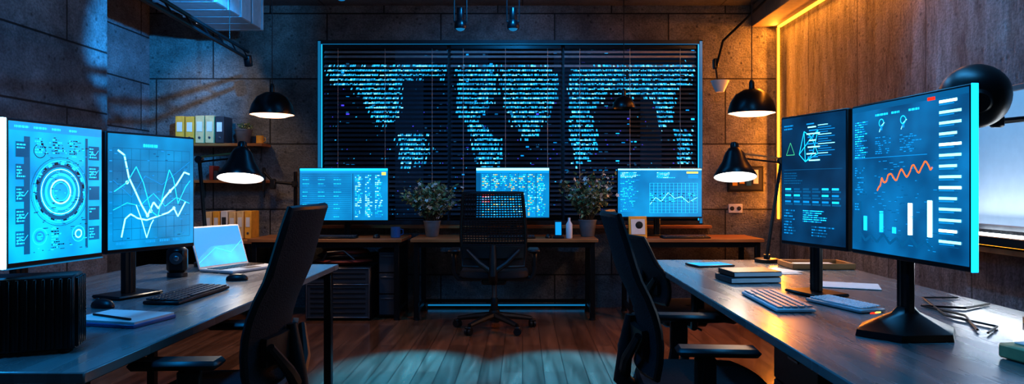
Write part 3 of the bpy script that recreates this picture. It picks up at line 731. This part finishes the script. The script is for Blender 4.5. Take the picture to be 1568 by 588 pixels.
# ---------------------------------------------------------------- desk lamps
def bell(m,T,r,h,outer,inner,bulb):
    pr=[(0,h*1.18),(r*.16,h*1.18),(r*.2,h*1.14),(r*.2,h),(r*.3,h*.97),(r*.46,h*.8),(r*.6,h*.52),(r*.86,h*.22),(r,h*.05),(r,0)]
    m.lathe(pr,outer,32,T)
    m.lathe([(r*.99,0),(r*.84,h*.2),(r*.57,h*.5),(r*.42,h*.78),(0,h*.9)],inner,32,T)
    m.lathe([(r*.93,.006),(r*.6,.003),(0,.002)],bulb,32,T)   # frosted diffuser disc
def desklamp(loc,shade,elbow,tx,ty,en):
    m=MB(); sx,sy,sz=shade; r,h=.13,.19
    m.cyl((0,0,.012),.075,.022,BLK2,n=28); m.cyl((0,0,.035),.02,.03,BLK2,n=12)
    T=Matrix.Translation(shade)@Euler((tx,ty,0)).to_matrix().to_4x4()
    e=Vector(elbow); top=T@Vector((0,0,h*.9))
    for o in(-.009,.009):
        m.tube([(0,o,.04),e+Vector((0,o,0))],.007,BLK2,n=6)
    m.tube([e+Vector((0,0,.014)),top+Vector((0,0,-.01))],.006,SHELF,n=6); m.tube([e+Vector((0,0,-.014)),top+Vector((0,0,-.04))],.006,BLK2,n=6)
    m.cyl(e,.022,.035,BLK,n=14,rot=(math.pi/2,0,0)); m.ball(top,(.05,.05,.05),BLK)
    bell(m,T,r,h,BLK2,WHITE,E_bulbw)
    ob=m.build('desk_lamp',loc,recalc=False)
    light('SPOT','lamp_light',T@Vector((0,0,-.012)),en,(1,.82,.62),ob,rot=(tx,ty,0),spot_size=2.6,spot_blend=.7,shadow_soft_size=.06)
    return ob
desklamp((-1.90,4.12,DZ),(.24,-.1,.525),(-.05,0,.64),-.24,-.05,14)
desklamp((1.54,4.3,DZ),(-.215,-.05,.535),(.09,0,.64),-.24,.05,16)
# pendants
def pendant(x,y,zb,r,en,lit=True,col=(1,.58,.32)):
    m=MB(); h=r*1.05
    pr=[(.0,h+.07),(.012,h+.07),(.02,h+.05),(.022,h),(r*.35,h*.97),(r*.68,h*.78),(r*.9,h*.45),(r,.02),(r,0)]
    m.lathe(pr,BLK2,36); m.lathe([(r*.985,0),(r*.88,h*.43),(r*.66,h*.75),(0,h*.93)],WHITE if lit else BLK,36)
    m.tube([(0,0,h+.06),(0,0,ZC-zb-.02)],.004,BLK,n=5); m.cyl((0,0,ZC-zb-.015),.05,.028,BLK,n=18)
    if lit: m.lathe([(r*.95,.004),(r*.6,-.018),(0,-.026)],E_bulb,36)
    ob=m.build('pendant_lamp',(x,y,zb),recalc=False)
    if lit: light('SPOT','lamp_light',(0,0,-.05),en,col,ob,spot_size=2.9,spot_blend=.6,shadow_soft_size=.06)
pendant(-2.09,5.7,1.82,.18,22)
pendant(1.78,5.3,1.79,.18,26)
pendant(.98,6.6,1.98,.11,0,False)  # unlit dome added to stand for a lamp's reflection in the window
# large studio lamp on right desk
m=MB()
T=Matrix.Translation((-.33,-.1,.775))@Euler((math.radians(105),0,math.radians(-28))).to_matrix().to_4x4()
r=.105; m.lathe([(0,.13),(.03,.13),(.04,.11),(.07,.1),(.095,.06),(r,.0),(r,-.01)],BLK,36,T); m.lathe([(r*.97,-.005),(.08,.05),(0,.09)],WHITE,30,T)
m.cyl((0,0,.012),.08,.022,BLK2); m.tube([(0,0,.02),(0,0,.72)],.012,BLK2,n=10); m.cyl((0,0,.72),.025,.05,BLK2,n=14,rot=(1.57,0,0))
m.tube([(0,0,.72),(-.2,-.02,.70),(-.27,-.06,.75)],.01,BLK2,n=8); m.box((-.2,-.02,.70),(.04,.03,.04),BLK,b=.006)
m.build('studio_lamp',(1.82,2.35,DZ))
# ---------------------------------------------------------------- ceiling equipment
m=MB(); m.box((-2.62,2.75,2.85),(.47,7.1,.39),DUCTM,b=.01)
for i in range(30): m.box((-2.62,-.6+i*.236,2.85),(.50,.02,.395),DUCTM,b=.004)
m.build('air_duct')
m=MB(); a=Vector((-2.4,5.97,2.34)); b_=Vector((-2.02,3.2,2.24))
for o in(0,.06): m.tube([a+Vector((0,0,o)),b_+Vector((0,0,o))],.014,BLK2,n=8)
for i in range(9):
    p=a.lerp(b_,i/8); q=a.lerp(b_,min(1,(i+.5)/8)); m.tube([p,q+Vector((0,0,.06))],.007,BLK2,n=5)
for t in(.2,.85): p=a.lerp(b_,t); m.tube([p+Vector((0,0,.05)),(p.x+.0,p.y,3.05 if p.x>-2.37 else 2.66)],.003,BLK,n=4)
m.cyl(a+Vector((0,0,-.02)),.035,.09,BLK2,n=14,rot=(.4,0,0)); m.build('lighting_rail')
def ceilspot(x,y,tgt,en,z=2.52,col=(.005,.36,1.),size=.5,blend=.7):
    m=MB()
    m.box((0,0,ZC-z-.012),(.14,.1,.022),BLK,b=.004)
    for o in(-.05,.05): m.tube([(o,0,ZC-z-.02),(o,0,.03)],.006,BLK,n=6)
    m.tube([(-.05,0,.03),(.05,0,.03)],.008,BLK,n=6); m.cyl((0,0,.08),.03,.12,BLK2,n=16); m.lathe([(0,.05),(.03,.045),(.045,.02),(.05,-.01),(.045,-.03)],BLK2,20)
    m.ball((0,0,-.015),(.08,.08,.06),E_coldsoft)
    ob=m.build('ceiling_spotlight',(x,y,z),recalc=False)
    l=light('SPOT','spot_light',(x,y,z-.08),en,col,spot_size=size,spot_blend=blend,shadow_soft_size=.02); aim(l,tgt)
    l.parent=ob; l.matrix_parent_inverse=Matrix.Translation((-x,-y,-z))
ceilspot(-.50,5.5,(-.76,4.5,0),1900)
ceilspot(-.075,5.5,(.30,4.5,0),1900)
ceilspot(-1.55,4.2,(-3.77,6.45,2.15),520,col=(.02,.40,1.),size=.75,blend=.5,z=2.6)  # unseen spotlight added to turn the left wall blue
ceilspot(-1.5,3.0,(-3.2,4.3,2.0),60,col=(.08,.45,1.),size=1.5,blend=.8,z=2.6)  # unseen spotlight added for blue light on the pier
ceilspot(-1.3,4.9,(-2.6,6.1,2.85),60,col=(.03,.45,1.),size=1.0,blend=.6,z=2.6)  # unseen spotlight added to light the duct side blue
# small can lights, unseen, added as fill: warm wall washers and blue accents
def can(x,y,tgt,en,col,size=1.9,gl=E_bulb):
    m=MB(); m.lathe([(0,.0),(.045,0),(.05,-.03),(.06,-.05),(.055,-.05),(.045,-.012),(0,-.012)],BLK2,20); m.lathe([(.042,-.02),(0,-.02)],gl,20)
    ob=m.build('added_downlight',(x,y,ZC-.001),recalc=False)
    l=light('SPOT','added_fill_spot',(x,y,ZC-.07),en,col,spot_size=size,spot_blend=.8,shadow_soft_size=.05); aim(l,tgt)
    l.parent=ob; l.matrix_parent_inverse=Matrix.Translation((-x,-y,-ZC+.001))
can(-3.1,5.6,(-3.0,6.9,1.55),46,(1,.64,.36),1.2)
can(2.1,5.6,(2.1,6.9,1.5),10,(1,.5,.22))
can(-.1,5.0,(-.1,6.9,1.5),70,(.02,.40,1.),1.7,E_coldsoft)
can(1.1,4.6,(2.6,3.3,1.9),110,(.15,.52,1.),1.5,E_coldsoft)
can(.1,3.4,(-.1,5.1,0),18,(1,.45,.2),1.3)
# wall lamp top right and boom
m=MB(); m.tube([(0,0,0),(.04,-.1,.25),(.4,-.5,.62)],.012,BLK2,n=8); m.tube([(.4,-.5,.62),(.4,-.5,.69)],.01,BLK2,n=6)
m.tube([(0,0,0),(.02,.02,-.1)],.008,BLK2,n=6); m.lathe([(0,0),(.04,0),(.09,.11),(.085,.11),(.036,.008),(0,.008)],WHITE,24,Matrix.Translation((.05,.04,-.22)))
m.tube([(.02,.02,-.1),(.05,.04,-.21)],.006,BLK2,n=6); m.box((0,.01,.05),(.05,.06,.1),BLK,b=.01)
m.build('wall_lamp',(1.87,6.6,2.36))
# right wall whiteboard & ledge
m=MB(); m.box((-.012,0,0),(.022,1.9,.72),WB,b=.003); 
for z in(-.37,.37): m.box((-.015,0,z),(.03,1.94,.03),STEEL,b=.003)
for y in(-.96,.96): m.box((-.015,y,0),(.03,.03,.76),STEEL,b=.003)
m.build('whiteboard',(2.599,3.02,1.37))
m=MB(); m.box((-.09,0,0),(.17,2.1,.05),BLK2,b=.004); m.box((-.13,0,.032),(.012,1.9,.012),E_whitestrip); m.box((-.09,0,-.05),(.12,2.1,.03),SHELF,b=.003); m.box((-.172,0,-.02),(.004,2.0,.006),E_warmstrip); ob=m.build('wall_ledge',(2.598,3.0,.94))
light('AREA','ledge_light',(-.13,0,.045),9,(.85,.93,1.),ob,rot=(0,math.pi-.6,0),shape='RECTANGLE',size=.03,size_y=1.8)

# ---------------------------------------------------------------- unseen ceiling LED panels added as blue fill
def panel(x,y,sx,sy,en,col,z=ZC-.03,vis=1.2):
    m=MB(); m.box((0,0,.012),(sx+.04,sy+.04,.024),BLK,b=.003); m.box((0,0,-.002),(sx,sy,.004),em('panel_%d'%int(x*100+y*10),col,vis)); ob=m.build('added_ceiling_panel',(x,y,z))
    light('AREA','panel_light',(0,0,-.02),en,col,ob,shape='RECTANGLE',size=sx,size_y=sy)
panel(-1.6,1.9,.3,1.4,46,(.01,.38,1.))
panel(1.2,2.6,.3,1.6,28,(.08,.48,1.))
panel(-.2,4.6,1.6,.25,9,(.03,.42,1.))
